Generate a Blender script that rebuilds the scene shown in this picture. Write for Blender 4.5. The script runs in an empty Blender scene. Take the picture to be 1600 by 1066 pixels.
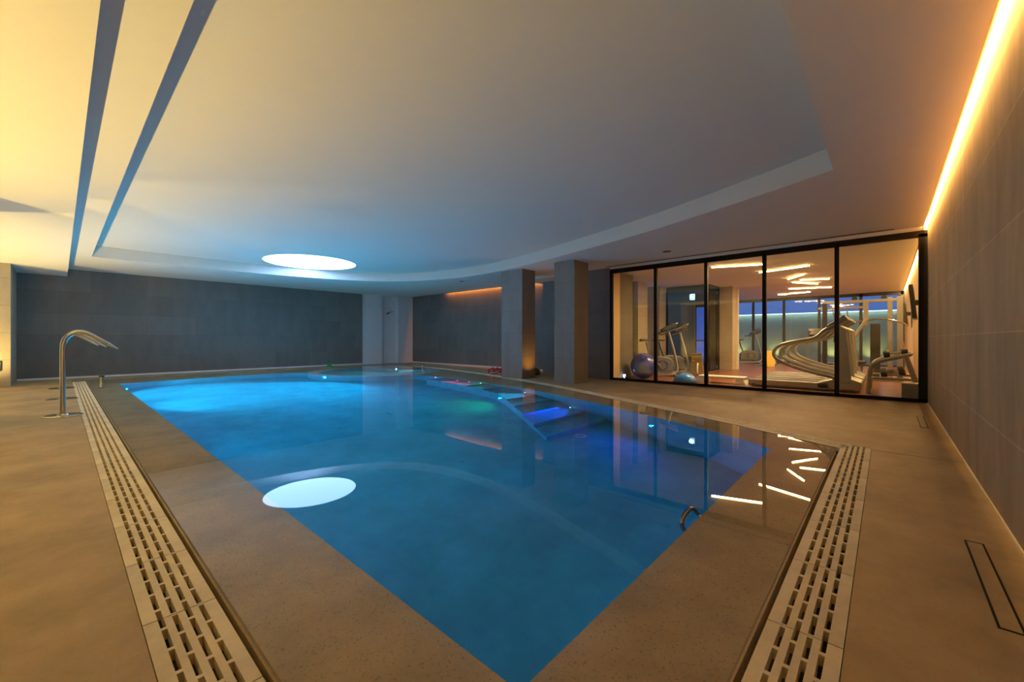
import bpy, math, random
from mathutils import Vector, Matrix
random.seed(7)
S = bpy.context.scene
C = bpy.context.scene.collection
PI = math.pi

# ------------------------------------------------------------------ camera, world, exposure
cam_d = bpy.data.cameras.new('camera'); cam = bpy.data.objects.new('camera', cam_d); C.objects.link(cam)
cam_d.sensor_width = 36; cam_d.lens = 36 * 643 / 1600; cam_d.shift_y = -3.5 / 1600
cam_d.clip_start = 0.02; cam_d.clip_end = 200
cam.location = (0, 0, 1.1); cam.rotation_euler = (PI / 2, 0, math.radians(42.3 - 90))
S.camera = cam
w = bpy.data.worlds.new('dusk'); S.world = w; w.use_nodes = True
w.node_tree.nodes['Background'].inputs[0].default_value = (0.10, 0.22, 0.62, 1)
w.node_tree.nodes['Background'].inputs[1].default_value = 0.9
S.view_settings.view_transform = 'Standard'; S.view_settings.look = 'None'
S.view_settings.exposure = 0.0; S.view_settings.gamma = 1; S.view_settings.use_curve_mapping = False
cy = S.cycles
cy.use_denoising = True
cy.max_bounces = 10; cy.diffuse_bounces = 4; cy.glossy_bounces = 4; cy.transmission_bounces = 6; cy.transparent_max_bounces = 12
cy.sample_clamp_indirect = 4.0; cy.blur_glossy = 0.5

WARM = (1.0, 0.62, 0.22); AMBER = (1.0, 0.50, 0.12)
P_UP = 268.0            # uplights along the left wall
P_COVE = 700.0
P_FARCOVE = 90.0
SKY_E = 8.5            # round luminous ceiling
TUBE_E = 40.0
POOL_P = 42.0
HC, HR, HL = 3.02, 3.29, 2.82   # soffit, recess, left soffit heights

# ------------------------------------------------------------------ materials
def newmat(name):
    m = bpy.data.materials.new(name); m.use_nodes = True
    n = m.node_tree.nodes; b = n['Principled BSDF']
    return m, m.node_tree, b
def plain(name, col, rough=0.5, metal=0.0, noise=0.06, scale=8.0, bump=0.0, spec=0.5, coat=0.0):
    m, t, b = newmat(name)
    b.inputs['Roughness'].default_value = rough; b.inputs['Metallic'].default_value = metal
    b.inputs['Specular IOR Level'].default_value = spec
    b.inputs['Coat Weight'].default_value = coat
    tc = t.nodes.new('ShaderNodeTexCoord'); ns = t.nodes.new('ShaderNodeTexNoise')
    ns.inputs['Scale'].default_value = scale; ns.inputs['Detail'].default_value = 5
    t.links.new(tc.outputs['Object'], ns.inputs['Vector'])
    mx = t.nodes.new('ShaderNodeMix'); mx.data_type = 'RGBA'
    mx.inputs[6].default_value = (*[c * (1 - noise) for c in col], 1); mx.inputs[7].default_value = (*[min(1, c * (1 + noise)) for c in col], 1)
    t.links.new(ns.outputs['Fac'], mx.inputs[0]); t.links.new(mx.outputs[2], b.inputs['Base Color'])
    if bump:
        bp = t.nodes.new('ShaderNodeBump'); bp.inputs['Strength'].default_value = bump; bp.inputs['Distance'].default_value = 0.01
        t.links.new(ns.outputs['Fac'], bp.inputs['Height']); t.links.new(bp.outputs[0], b.inputs['Normal'])
    return m
def emit(name, col, s):
    m, t, b = newmat(name)
    b.inputs['Base Color'].default_value = (0.8, 0.8, 0.8, 1)
    b.inputs['Emission Color'].default_value = (*col, 1); b.inputs['Emission Strength'].default_value = s
    return m
def tile(name, col, axes, bw=1.2, rh=0.6, vary=0.18, mortar=0.004, mcol=0.55, rough=0.75, grain=0.15, off=0.5, streak=True, shift=(0, 0)):
    m, t, b = newmat(name)
    b.inputs['Roughness'].default_value = rough; b.inputs['Specular IOR Level'].default_value = 0.3
    tc = t.nodes.new('ShaderNodeTexCoord'); sp = t.nodes.new('ShaderNodeSeparateXYZ'); cb = t.nodes.new('ShaderNodeCombineXYZ')
    t.links.new(tc.outputs['Object'], sp.inputs[0])
    for i in (0, 1):
        ad = t.nodes.new('ShaderNodeMath'); ad.operation = 'ADD'; ad.inputs[1].default_value = shift[i]
        t.links.new(sp.outputs[axes[i]], ad.inputs[0]); t.links.new(ad.outputs[0], cb.inputs[i])
    br = t.nodes.new('ShaderNodeTexBrick'); t.links.new(cb.outputs[0], br.inputs['Vector'])
    br.inputs['Scale'].default_value = 1; br.inputs['Brick Width'].default_value = bw; br.inputs['Row Height'].default_value = rh
    br.inputs['Mortar Size'].default_value = mortar; br.inputs['Bias'].default_value = 0; br.offset = off
    br.inputs['Color1'].default_value = (*[c * (1 - vary) for c in col], 1); br.inputs['Color2'].default_value = (*[c * (1 + vary) for c in col], 1)
    br.inputs['Mortar'].default_value = (*[c * mcol for c in col], 1)
    ns = t.nodes.new('ShaderNodeTexNoise'); ns.inputs['Scale'].default_value = 3; ns.inputs['Detail'].default_value = 8; ns.inputs['Roughness'].default_value = 0.7
    mp = t.nodes.new('ShaderNodeMapping'); mp.inputs['Scale'].default_value = (1, 1, 0.35) if streak else (1, 1, 1)
    t.links.new(tc.outputs['Object'], mp.inputs[0]); t.links.new(mp.outputs[0], ns.inputs['Vector'])
    mr = t.nodes.new('ShaderNodeMapRange'); mr.inputs[1].default_value = 0.25; mr.inputs[2].default_value = 0.75
    mr.inputs[3].default_value = 1 - grain; mr.inputs[4].default_value = 1 + grain
    t.links.new(ns.outputs['Fac'], mr.inputs[0])
    ml = t.nodes.new('ShaderNodeMix'); ml.data_type = 'RGBA'; ml.blend_type = 'MULTIPLY'; ml.inputs[0].default_value = 1
    t.links.new(br.outputs['Color'], ml.inputs[6]); t.links.new(mr.outputs[0], ml.inputs[7])
    t.links.new(ml.outputs[2], b.inputs['Base Color'])
    return m
def deck_mat(name, col, speck=0.0, rough=0.6):
    m, t, b = newmat(name)
    b.inputs['Roughness'].default_value = rough; b.inputs['Specular IOR Level'].default_value = 0.3
    tc = t.nodes.new('ShaderNodeTexCoord')
    n1 = t.nodes.new('ShaderNodeTexNoise'); n1.inputs['Scale'].default_value = 1.7; n1.inputs['Detail'].default_value = 9; n1.inputs['Roughness'].default_value = 0.68
    n2 = t.nodes.new('ShaderNodeTexNoise'); n2.inputs['Scale'].default_value = 90; n2.inputs['Detail'].default_value = 3
    t.links.new(tc.outputs['Object'], n1.inputs['Vector']); t.links.new(tc.outputs['Object'], n2.inputs['Vector'])
    r = t.nodes.new('ShaderNodeValToRGB'); r.color_ramp.elements[0].position = 0.3; r.color_ramp.elements[1].position = 0.72
    r.color_ramp.elements[0].color = (*[c * 0.70 for c in col], 1); r.color_ramp.elements[1].color = (*[c * 1.16 for c in col], 1)
    t.links.new(n1.outputs['Fac'], r.inputs[0])
    r2 = t.nodes.new('ShaderNodeValToRGB'); r2.color_ramp.elements[0].position = 0.30; r2.color_ramp.elements[1].position = 0.42
    r2.color_ramp.elements[0].color = (1 - speck, 1 - speck, 1 - speck, 1); r2.color_ramp.elements[1].color = (1, 1, 1, 1)
    t.links.new(n2.outputs['Fac'], r2.inputs[0])
    ml = t.nodes.new('ShaderNodeMix'); ml.data_type = 'RGBA'; ml.blend_type = 'MULTIPLY'; ml.inputs[0].default_value = 1
    t.links.new(r.outputs[0], ml.inputs[6]); t.links.new(r2.outputs[0], ml.inputs[7]); t.links.new(ml.outputs[2], b.inputs['Base Color'])
    bp = t.nodes.new('ShaderNodeBump'); bp.inputs['Strength'].default_value = 0.15; bp.inputs['Distance'].default_value = 0.003
    t.links.new(n2.outputs['Fac'], bp.inputs['Height']); t.links.new(bp.outputs[0], b.inputs['Normal'])
    return m
def glass_mat(name, tint=(0.93, 0.96, 0.97), ior=1.5):
    m, t, b = newmat(name); t.nodes.remove(b)
    out = t.nodes['Material Output']; tr = t.nodes.new('ShaderNodeBsdfTransparent'); tr.inputs[0].default_value = (*tint, 1)
    gl = t.nodes.new('ShaderNodeBsdfGlossy'); gl.inputs['Roughness'].default_value = 0.0
    fr = t.nodes.new('ShaderNodeFresnel'); fr.inputs[0].default_value = ior
    mx = t.nodes.new('ShaderNodeMixShader'); t.links.new(fr.outputs[0], mx.inputs[0]); t.links.new(tr.outputs[0], mx.inputs[1]); t.links.new(gl.outputs[0], mx.inputs[2])
    t.links.new(mx.outputs[0], out.inputs[0]); return m

M = {}
M['wall_y'] = tile('grey_stone_tile_y', (0.175, 0.165, 0.145), (0, 2), 1.2, 0.6, vary=0.10, mcol=0.75)
M['wall_x'] = tile('grey_stone_tile_x', (0.175, 0.165, 0.145), (1, 2), 1.2, 0.6, vary=0.10, mcol=0.75)
M['wall_r'] = tile('brown_stone_panel', (0.40, 0.26, 0.13), (0, 2), 2.4, 0.62, vary=0.06, mortar=0.003, mcol=1.5, grain=0.28, shift=(0.7, 0.1))
M['col_x'] = tile('column_stone_x', (0.25, 0.225, 0.19), (1, 2), 1.2, 0.62, vary=0.05, mortar=0.002, shift=(0.3, 0))
M['pillar'] = tile('pillar_stone', (0.38, 0.33, 0.25), (0, 2), 1.2, 0.62, vary=0.02, mortar=0.004, shift=(0.37, 0))
M['white_stone'] = plain('pale_plaster', (0.74, 0.75, 0.76), 0.8, noise=0.05, scale=3)
M['ceil'] = plain('ceiling_paint', (0.74, 0.72, 0.65), 0.95, noise=0.02, scale=2, spec=0.1)
M['deck'] = deck_mat('sandstone_deck', (0.48, 0.345, 0.185), speck=0.12)
M['ledge'] = deck_mat('speckled_pool_stone', (0.72, 0.53, 0.28), speck=0.4)
M['grate'] = deck_mat('pale_grating_stone', (0.86, 0.74, 0.51), speck=0.05)
M['channel'] = plain('channel_concrete', (0.10, 0.08, 0.055), 0.9)
M['basin'] = deck_mat('pale_aqua_pool_lining', (0.24, 0.47, 0.50), speck=0.15)
M['black'] = plain('black_frame', (0.008, 0.007, 0.007), 0.6, spec=0.15)
M['darkmetal'] = plain('dark_metal', (0.05, 0.05, 0.05), 0.4, 0.6)
M['steel'] = plain('brushed_steel', (0.62, 0.58, 0.50), 0.22, 1.0, noise=0.04, scale=30)
M['chrome'] = plain('chrome', (0.75, 0.75, 0.75), 0.12, 1.0, noise=0.01)
M['darkchrome'] = plain('dark_chrome', (0.22, 0.22, 0.24), 0.15, 1.0, noise=0.01)
M['glass'] = glass_mat('clear_glass')
M['glassdark'] = glass_mat('tinted_glass', (0.70, 0.80, 0.92))
M['wood'] = tile('gym_wood_floor', (0.22, 0.085, 0.045), (1, 0), 1.6, 0.14, vary=0.2, mortar=0.002, rough=0.28, streak=False)
M['gymwall'] = plain('gym_wall_beige', (0.58, 0.42, 0.22), 0.7, noise=0.05, scale=2)
M['green'] = plain('courtyard_render', (0.30, 0.40, 0.36), 0.85, noise=0.18, scale=2.2)
M['silver'] = plain('silver_paint', (0.34, 0.33, 0.31), 0.35, 0.35)
M['rail'] = plain('grey_rail_paint', (0.26, 0.25, 0.24), 0.3, 0.5)
M['greyplastic'] = plain('grey_plastic', (0.12, 0.13, 0.145), 0.4)
M['darkplastic'] = plain('dark_plastic', (0.035, 0.035, 0.04), 0.35)
M['pad'] = plain('black_padding', (0.03, 0.03, 0.033), 0.55)
M['belt'] = plain('treadmill_belt', (0.05, 0.05, 0.055), 0.6)
M['white'] = plain('white_plastic', (0.72, 0.70, 0.66), 0.4)
M['purple'] = plain('violet_blue_rubber', (0.035, 0.05, 0.32), 0.22, noise=0.05)
M['blue'] = plain('bright_blue_rubber', (0.05, 0.24, 0.75), 0.22, noise=0.05)
M['gold'] = plain('amber_plastic', (0.12, 0.075, 0.01), 0.3)
M['yellow'] = plain('yellow_plastic', (0.75, 0.50, 0.03), 0.4)
M['red'] = plain('red_vinyl', (0.45, 0.035, 0.03), 0.45, noise=0.3, scale=12)
M['olive'] = plain('olive_cloth', (0.09, 0.08, 0.05), 0.9)
M['greenp'] = plain('green_plastic', (0.02, 0.35, 0.05), 0.35)
M['orange'] = plain('orange_strap', (0.8, 0.22, 0.02), 0.6)
M['boxgrey'] = plain('grey_box', (0.33, 0.31, 0.27), 0.6)
M['screen'] = plain('tv_screen', (0.01, 0.012, 0.015), 0.12)
M['skydisc'] = emit('luminous_ceiling', (0.34, 0.56, 1.0), SKY_E)
M['tube'] = emit('warm_light_bar', (1.0, 0.52, 0.17), TUBE_E)
M['exit'] = emit('exit_sign_face', (0.55, 1.0, 0.80), 1.6)
M['bluepane'] = glass_mat('window_glass', (0.8, 0.88, 1.0))

# ------------------------------------------------------------------ mesh helpers
class MB:
    def __init__(s): s.v = []; s.f = []
    def add(s, vs, fs, mat=None):
        o = len(s.v)
        for p in vs:
            p = Vector(p); s.v.append(tuple(mat @ p) if mat is not None else tuple(p))
        s.f += [tuple(i + o for i in f) for f in fs]; return s
    def box(s, x0, x1, y0, y1, z0, z1, mat=None):
        v = [(x0, y0, z0), (x1, y0, z0), (x1, y1, z0), (x0, y1, z0), (x0, y0, z1), (x1, y0, z1), (x1, y1, z1), (x0, y1, z1)]
        return s.add(v, [(0, 3, 2, 1), (4, 5, 6, 7), (0, 1, 5, 4), (1, 2, 6, 5), (2, 3, 7, 6), (3, 0, 4, 7)], mat)
    def prism(s, prof, y0, y1, mat=None):           # profile in local x,z swept along y
        n = len(prof)
        v = [(p[0], y0, p[1]) for p in prof] + [(p[0], y1, p[1]) for p in prof]
        f = [tuple(range(n)), tuple(range(2 * n - 1, n - 1, -1))] + [(i, i + n, (i + 1) % n + n, (i + 1) % n) for i in range(n)]
        return s.add(v, f, mat)
    def bar(s, a, b, wx, wz):                        # square bar between two points
        a = Vector(a); b = Vector(b); d = (b - a).normalized()
        up = Vector((0, 0, 1)) if abs(d.z) < 0.95 else Vector((0, 1, 0))
        r = d.cross(up).normalized(); u = r.cross(d)
        v = []
        for p in (a, b):
            for sx, sz in ((-1, -1), (1, -1), (1, 1), (-1, 1)): v.append(p + r * sx * wx / 2 + u * sz * wz / 2)
        return s.add(v, [(0, 3, 2, 1), (4, 5, 6, 7), (0, 1, 5, 4), (1, 2, 6, 5), (2, 3, 7, 6), (3, 0, 4, 7)])
    def tube(s, pts, r, n=12, smooth=0, closed=False, rs=None):
        P = [Vector(p) for p in pts]
        if smooth: P, rs = catmull(P, smooth, closed, rs)
        m = len(P); rings = []; up = None
        for i in range(m):
            if closed: d = (P[(i + 1) % m] - P[i - 1]).normalized()
            else: d = (P[min(i + 1, m - 1)] - P[max(i - 1, 0)]).normalized()
            if up is None: up = Vector((0, 0, 1)) if abs(d.z) < 0.9 else Vector((1, 0, 0))
            sd = d.cross(up).normalized(); up = sd.cross(d).normalized()
            rr = rs[i] if rs else r
            rings.append([P[i] + (sd * math.cos(2 * PI * k / n) + up * math.sin(2 * PI * k / n)) * rr for k in range(n)])
        v = [p for q in rings for p in q]; f = []
        for i in range(m if closed else m - 1):
            j = (i + 1) % m
            for k in range(n): f.append((i * n + k, j * n + k, j * n + (k + 1) % n, i * n + (k + 1) % n))
        if not closed: f.append(tuple(range(n))); f.append(tuple(range(m * n - 1, (m - 1) * n - 1, -1)))
        return s.add(v, f)
    def lathe(s, prof, n=32, c=(0, 0, 0), mat=None):  # (r,z) profile
        v = []; f = []
        for r, z in prof:
            for k in range(n): v.append((c[0] + max(r, 1e-4) * math.cos(2 * PI * k / n), c[1] + max(r, 1e-4) * math.sin(2 * PI * k / n), c[2] + z))
        for i in range(len(prof) - 1):
            for k in range(n): f.append((i * n + k, i * n + (k + 1) % n, (i + 1) * n + (k + 1) % n, (i + 1) * n + k))
        return s.add(v, f, mat)
    def build(s, name, m, parent=None, loc=None, smooth=False, bevel=0, rotz=0):
        me = bpy.data.meshes.new(name); me.from_pydata(s.v, [], s.f); me.validate()
        import bmesh
        bm = bmesh.new(); bm.from_mesh(me); bmesh.ops.recalc_face_normals(bm, faces=bm.faces); bm.to_mesh(me); bm.free()
        me.materials.append(m)
        if smooth:
            for p in me.polygons: p.use_smooth = True
            try: me.set_sharp_from_angle(angle=math.radians(38))
            except Exception: pass
        o = bpy.data.objects.new(name, me); C.objects.link(o)
        if parent: o.parent = parent
        if loc: o.location = loc
        o.rotation_euler.z = rotz
        if bevel:
            b = o.modifiers.new('bevel', 'BEVEL'); b.width = bevel; b.segments = 2; b.limit_method = 'ANGLE'
        return o
def catmull(P, k, closed=False, rs=None):
    out = []; ro = []
    n = len(P); rng = range(n if closed else n - 1)
    for i in rng:
        g = (lambda j: P[j % n]) if closed else (lambda j: P[max(0, min(n - 1, j))])
        a, b, c, d = g(i - 1), g(i), g(i + 1), g(i + 2)
        for q in range(k):
            t = q / k
            out.append(0.5 * ((2 * b) + (c - a) * t + (2 * a - 5 * b + 4 * c - d) * t * t + (3 * b - a - 3 * c + d) * t ** 3))
            if rs: ro.append(rs[i] + (rs[(i + 1) % n] - rs[i]) * t)
    if not closed:
        out.append(P[-1])
        if rs: ro.append(rs[-1])
    return out, (ro if rs else None)
def tag(o, label=None, cat=None, group=None, kind=None):
    if label: o['label'] = label
    if cat: o['category'] = cat
    if group: o['group'] = group
    if kind: o['kind'] = kind
    return o
def struct(o): o['kind'] = 'structure'; return o
def empty(name, loc, rz=0, label=None, cat=None, group=None):
    e = bpy.data.objects.new(name, None); C.objects.link(e); e.location = loc; e.rotation_euler.z = rz
    e.empty_display_size = 0.1
    return tag(e, label, cat, group)
def dup(root, loc=None, rz=None, label=None):
    def cp(o, par):
        c = o.copy(); C.objects.link(c)
        if par: c.parent = par
        for ch in [x for x in kids.get(o.name, [])]: cp(ch, c)
        return c
    kids = {}
    for o in list(C.objects):
        if o.parent: kids.setdefault(o.parent.name, []).append(o)
    r = cp(root, None)
    if loc is not None: r.location = loc
    if rz is not None: r.rotation_euler.z = rz
    if label: r['label'] = label
    return r
def lamp(kind, name, parent, loc, col, energy, size=0.05, rot=(0, 0, 0), sizey=None, angle=None, blend=1.0):
    d = bpy.data.lights.new(name, kind); d.color = col; d.energy = energy
    if kind == 'AREA':
        d.shape = 'RECTANGLE'; d.size = size; d.size_y = sizey or size
    else: d.shadow_soft_size = size
    if kind == 'SPOT': d.spot_size = math.radians(angle or 120); d.spot_blend = blend
    o = bpy.data.objects.new(name, d); C.objects.link(o); o.parent = parent; o.location = loc; o.rotation_euler = rot
    return o
def fill_poly(outer, holes, z, flip=False):
    """flat polygon with holes -> (verts, faces)"""
    import bmesh
    bm = bmesh.new(); es = []
    for loop in [outer] + holes:
        vs = [bm.verts.new((p[0], p[1], z)) for p in loop]
        for i in range(len(vs)): es.append(bm.edges.new((vs[i], vs[(i + 1) % len(vs)])))
    bmesh.ops.triangle_fill(bm, use_beauty=True, use_dissolve=False, edges=es, normal=(0, 0, 1))
    bm.verts.index_update()
    v = [tuple(q.co) for q in bm.verts]; f = [tuple(q.index for q in fc.verts) for fc in bm.faces]
    bm.free(); return v, f
def wallstrip(mb, loop, z0, z1, closed=True):
    n = len(loop)
    for i in range(n if closed else n - 1):
        a, b = loop[i], loop[(i + 1) % n]
        mb.add([(a[0], a[1], z0), (b[0], b[1], z0), (b[0], b[1], z1), (a[0], a[1], z1)], [(0, 1, 2, 3)])
def offset(loop, d):
    """offset a counter-clockwise closed loop outward by d"""
    n = len(loop); out = []
    for i in range(n):
        p0, p1, p2 = [Vector(loop[j % n]) for j in (i - 1, i, i + 1)]
        a = (p1 - p0).normalized(); b = (p2 - p1).normalized()
        na = Vector((a.y, -a.x)); nb = Vector((b.y, -b.x)); m = (na + nb)
        m = m / max(m.length_squared / 2, 0.3)
        out.append(tuple(p1 + m * d))
    return out

# ------------------------------------------------------------------ plan of the pool (metres, ccw)
def curve2(pts, k): return [(p.x, p.y) for p in catmull([Vector((a, b, 0)) for a, b in pts], k)[0]]
right_edge = curve2([(5.28, 0.375), (5.56, 0.95), (5.92, 1.66), (6.44, 2.84), (6.86, 3.86), (7.22, 4.70), (7.78, 6.10), (8.30, 7.70), (8.72, 9.1), (9.1, 10.9), (9.42, 12.9), (9.38, 14.5), (8.9, 15.4), (8.0, 15.62)], 4)
W = [(0.475, 0.375)] + right_edge + [(4.3, 15.62), (0.475, 15.62)]
SPA = (7.30, 12.9); SR = 2.12
spa_arc = [(SPA[0] + SR * math.cos(a), SPA[1] + SR * math.sin(a)) for a in [math.radians(x) for x in range(268, 148, -6)]]
b_right = curve2([(4.80, 0.86), (5.0, 1.10), (5.30, 1.62), (5.68, 2.50), (6.10, 3.40), (6.40, 4.25), (6.62, 4.95), (6.90, 5.90), (7.16, 7.25), (7.38, 8.9), (7.36, 10.2)], 3)
B = [(0.98, 0.86)] + b_right + spa_arc + [(5.0, 14.15), (4.4, 14.25), (3.4, 14.25), (2.4, 14.1), (0.98, 13.85)]
ZL = -0.03; ZF = -1.3
OUT = offset(W, 0.265); GRI = offset(W, 0.028)

# ------------------------------------------------------------------ deck, channel, ledge, basin
mb = MB()
v, f = fill_poly([(-1.75, -0.52), (9.99, -0.52), (9.99, 5.3), (11.1, 5.3), (11.1, 16.9), (-1.75, 16.9)], [OUT], 0.0); mb.add(v, f)
wallstrip(mb, OUT, -0.16, 0)
struct(mb.build('floor', M['deck']))
mb = MB(); v, f = fill_poly(offset(W, 0.3), [offset(W, -0.05)], -0.15); mb.add(v, f)
struct(mb.build('drain_channel', M['channel']))
ring = [(SPA[0] + (SR - 0.32) * math.cos(2 * PI * k / 48), SPA[1] + (SR - 0.32) * math.sin(2 * PI * k / 48)) for k in range(48)]
mb = MB(); v, f = fill_poly(W, [B, ring], ZL); mb.add(v, f); wallstrip(mb, W, -0.15, ZL)
struct(mb.build('pool_ledge', M['ledge']))
mb = MB(); v, f = fill_poly(B, [], ZF); mb.add(v, f); wallstrip(mb, B, ZF, ZL)
struct(mb.build('pool_basin', M['basin']))
# round spa seat ring sunk in the far corner
mb = MB()
mb.lathe([(SR - 0.32, ZL), (SR - 0.32, -0.22), (1.25, -0.24), (1.25, -0.50), (0.75, -0.52), (0.75, -0.9), (0.0, -0.9)], 48, (SPA[0], SPA[1], 0))
struct(mb.build('spa_basin', M['basin'], smooth=False))
struct(MB().lathe([(SR - 0.325, -0.10), (SR - 0.325, -0.018), (SR - 0.02, -0.018), (SR, -0.03), (SR, -0.06)], 64, (SPA[0], SPA[1], 0)).build('spa_rim', M['white_stone']))
# entry stairs along the right side
steps_y = [9.2, 7.35, 6.65, 6.05, 5.45, 4.95, 4.45, 3.95, 3.45]
inner = {9.2: (7.40, 6.75), 7.35: (7.20, 6.55), 6.65: (7.06, 6.45), 6.05: (6.95, 6.28), 5.45: (6.78, 5.95), 4.95: (6.64, 5.62), 4.45: (6.48, 5.28), 3.95: (6.31, 4.95), 3.45: (6.13, 4.62)}
mb = MB()
for i in range(len(steps_y) - 1):
    ya, yb = steps_y[i], steps_y[i + 1]; z = -0.16 - 0.14 * i
    (ra, la), (rb, lb) = inner[ya], inner[yb]
    sk = -0.10
    q = [(la, ya - sk), (ra + .04, ya), (rb + .04, yb), (lb, yb - sk)]
    v = [(x, y, ZF) for x, y in q] + [(x, y, z) for x, y in q]
    mb.add(v, [(0, 3, 2, 1), (4, 5, 6, 7), (0, 1, 5, 4), (1, 2, 6, 5), (2, 3, 7, 6), (3, 0, 4, 7)])
struct(mb.build('pool_stairs', M['basin']))

# water
mw, tw, bw_ = newmat('pool_water'); tw.nodes.remove(bw_)
g = tw.nodes.new('ShaderNodeBsdfGlass'); g.inputs['IOR'].default_value = 1.333; g.inputs['Roughness'].default_value = 0.0
g.inputs['Color'].default_value = (1, 1, 1, 1)
ab = tw.nodes.new('ShaderNodeVolumeAbsorption'); ab.inputs['Color'].default_value = (0.0, 0.845, 0.925, 1); ab.inputs['Density'].default_value = 0.60
tc = tw.nodes.new('ShaderNodeTexCoord'); ns = tw.nodes.new('ShaderNodeTexNoise'); ns.inputs['Scale'].default_value = 0.7; ns.inputs['Detail'].default_value = 1
tw.links.new(tc.outputs['Object'], ns.inputs['Vector'])
bp = tw.nodes.new('ShaderNodeBump'); bp.inputs['Strength'].default_value = 0.10; bp.inputs['Distance'].default_value = 0.02
tw.links.new(ns.outputs['Fac'], bp.inputs['Height']); tw.links.new(bp.outputs[0], g.inputs['Normal'])
tw.links.new(g.outputs[0], tw.nodes['Material Output'].inputs['Surface']); tw.links.new(ab.outputs[0], tw.nodes['Material Output'].inputs['Volume'])
mb = MB(); WW = offset(W, -0.004)
v, f = fill_poly(WW, [], 0.0); mb.add(v, f); v, f = fill_poly(WW, [], -1.6); mb.add(v, f); wallstrip(mb, WW, -1.6, 0)
o = mb.build('pool_water', mw); 
import bmesh as _b
bm = _b.new(); bm.from_mesh(o.data); _b.ops.remove_doubles(bm, verts=bm.verts, dist=1e-4); _b.ops.recalc_face_normals(bm, faces=bm.faces); bm.to_mesh(o.data); bm.free()
tag(o, 'still blue pool water filling the basin up to the deck', 'water', kind='stuff')

# ------------------------------------------------------------------ slotted grating units
def grate_mesh(L=0.596, Wd=0.232, th=0.04):
    mb = MB(); pitch = L / 4; gap = 0.017; sw = 0.018
    cols = [(i - 1.5) * 0.042 for i in range(4)]       # slot column centres across
    edges = [-Wd / 2]
    for c in cols: edges += [c - sw / 2, c + sw / 2]
    edges.append(Wd / 2)
    for i in range(0, len(edges), 2): mb.box(-L / 2, L / 2, edges[i], edges[i + 1], -th, 0)
    for ci, c in enumerate(cols):
        y0, y1 = c - sw / 2, c + sw / 2
        if ci % 2 == 0:                                   # cross bars at the joint and between whole slots
            mb.box(-L / 2, -L / 2 + gap / 2, y0, y1, -th, 0); mb.box(L / 2 - gap / 2, L / 2, y0, y1, -th, 0)
            xs = [-L / 2 + pitch * k for k in (1, 2, 3)]
        else: xs = [-L / 2 + pitch * (k + 0.5) for k in range(4)]   # slots run on across the joint
        for x in xs: mb.box(x - gap / 2, x + gap / 2, y0, y1, -th, 0)
    return mb
g0 = grate_mesh().build('drain_grating', M['grate'])
first = True
def put_grate(x, y, rz, label, group, sc=1.0):
    global first
    o = g0 if first else g0.copy()
    if not first: C.objects.link(o)
    first = False
    o.location = (x, y, 0.0); o.rotation_euler.z = rz; o.scale.x = sc
    return tag(o, label, 'drain grating', group)
gx = 0.475 - 0.030 - 0.116
k = 0
while 0.60 + k * 0.602 < 15.4:
    put_grate(gx, 0.60 + k * 0.602, PI / 2, 'pale slotted stone grating unit in the row left of the pool', 'gratings along the left pool edge'); k += 1
gy = 0.375 - 0.030 - 0.116
k = 0
while 5.18 - k * 0.602 > 0.4:
    put_grate(5.18 - k * 0.602, gy, PI, 'pale slotted stone grating unit in the row facing the brown right wall', 'gratings along the right pool edge'); k += 1
# along the curved far side
pts = [Vector((p[0], p[1])) for p in offset(W, 0.146)[1:1 + len(right_edge)]]
pts[0] = pts[0] + (pts[0] - pts[1]).normalized() * 0.05
acc = []; d = 0.0
for a, b in zip(pts, pts[1:]):
    acc.append((d, a, b)); d += (b - a).length
def at(s):
    for d0, a, b in acc:
        if s <= d0 + (b - a).length: return a + (b - a).normalized() * (s - d0)
    return acc[-1][2]
s = 0.12
while s + 0.6 < d - 2.6:
    a, b = at(s), at(s + 0.6); m_ = (a + b) / 2; dr = b - a
    put_grate(m_.x, m_.y, math.atan2(dr.y, dr.x) + PI, 'pale slotted stone grating unit in the row curving past the two columns', 'gratings along the curved far pool edge', min(1, dr.length / 0.602)); s += 0.604

# ------------------------------------------------------------------ walls
def wbox(name, m, *a): return struct(MB().box(*a).build(name, m))
wbox('wall_right', M['wall_r'], -2.0, 9.93, -0.72, -0.52, -0.05, 3.4)
wbox('wall_left', M['pillar'], -1.95, -1.75, -0.52, 16.9, -0.05, 3.4)
wbox('wall_back', M['wall_y'], -1.95, 8.78, 16.70, 16.9, -0.05, 3.4)
wbox('wall_near', M['pillar'], -2.2, -1.95, -0.72, 16.9, -0.05, 3.4)
wbox('wall_far_right', M['wall_x'], 11.10, 11.3, 8.30, 16.9, -0.05, 3.4)
# white corner piers with a recessed niche
mb = MB(); mb.box(8.78, 9.58, 16.45, 16.9, -0.05, 3.4); mb.box(9.58, 10.34, 16.60, 16.9, -0.05, 3.4); mb.box(10.34, 11.10, 16.38, 16.9, -0.05, 3.4)
struct(mb.build('wall_corner', M['white_stone']))
mb = MB(); mb.box(10.62, 11.3, 6.5, 8.30, -0.05, 3.4); mb.box(10.02, 11.3, 5.50, 6.5, -0.05, 3.4)
struct(mb.build('wall_pier', M['wall_x']))
for i, (y0, y1, x1) in enumerate(((0.5, 2.0, -0.9), (7.6, 9.2, -0.9), (14.78, 16.70, -0.755))):
    wbox('wall_pilaster', M['pillar'], -1.75, x1, y0, y1, -0.02, HL)
# skirting strips
wbox('baseboard_back', M['white_stone'], -0.75, 8.78, 16.685, 16.70, 0, 0.05)
wbox('baseboard_right', M['grate'], -1.75, 9.93, -0.52, -0.512, 0, 0.012)
wbox('baseboard_far_right', M['white_stone'], 11.085, 11.10, 8.3, 16.38, 0, 0.05)
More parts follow.
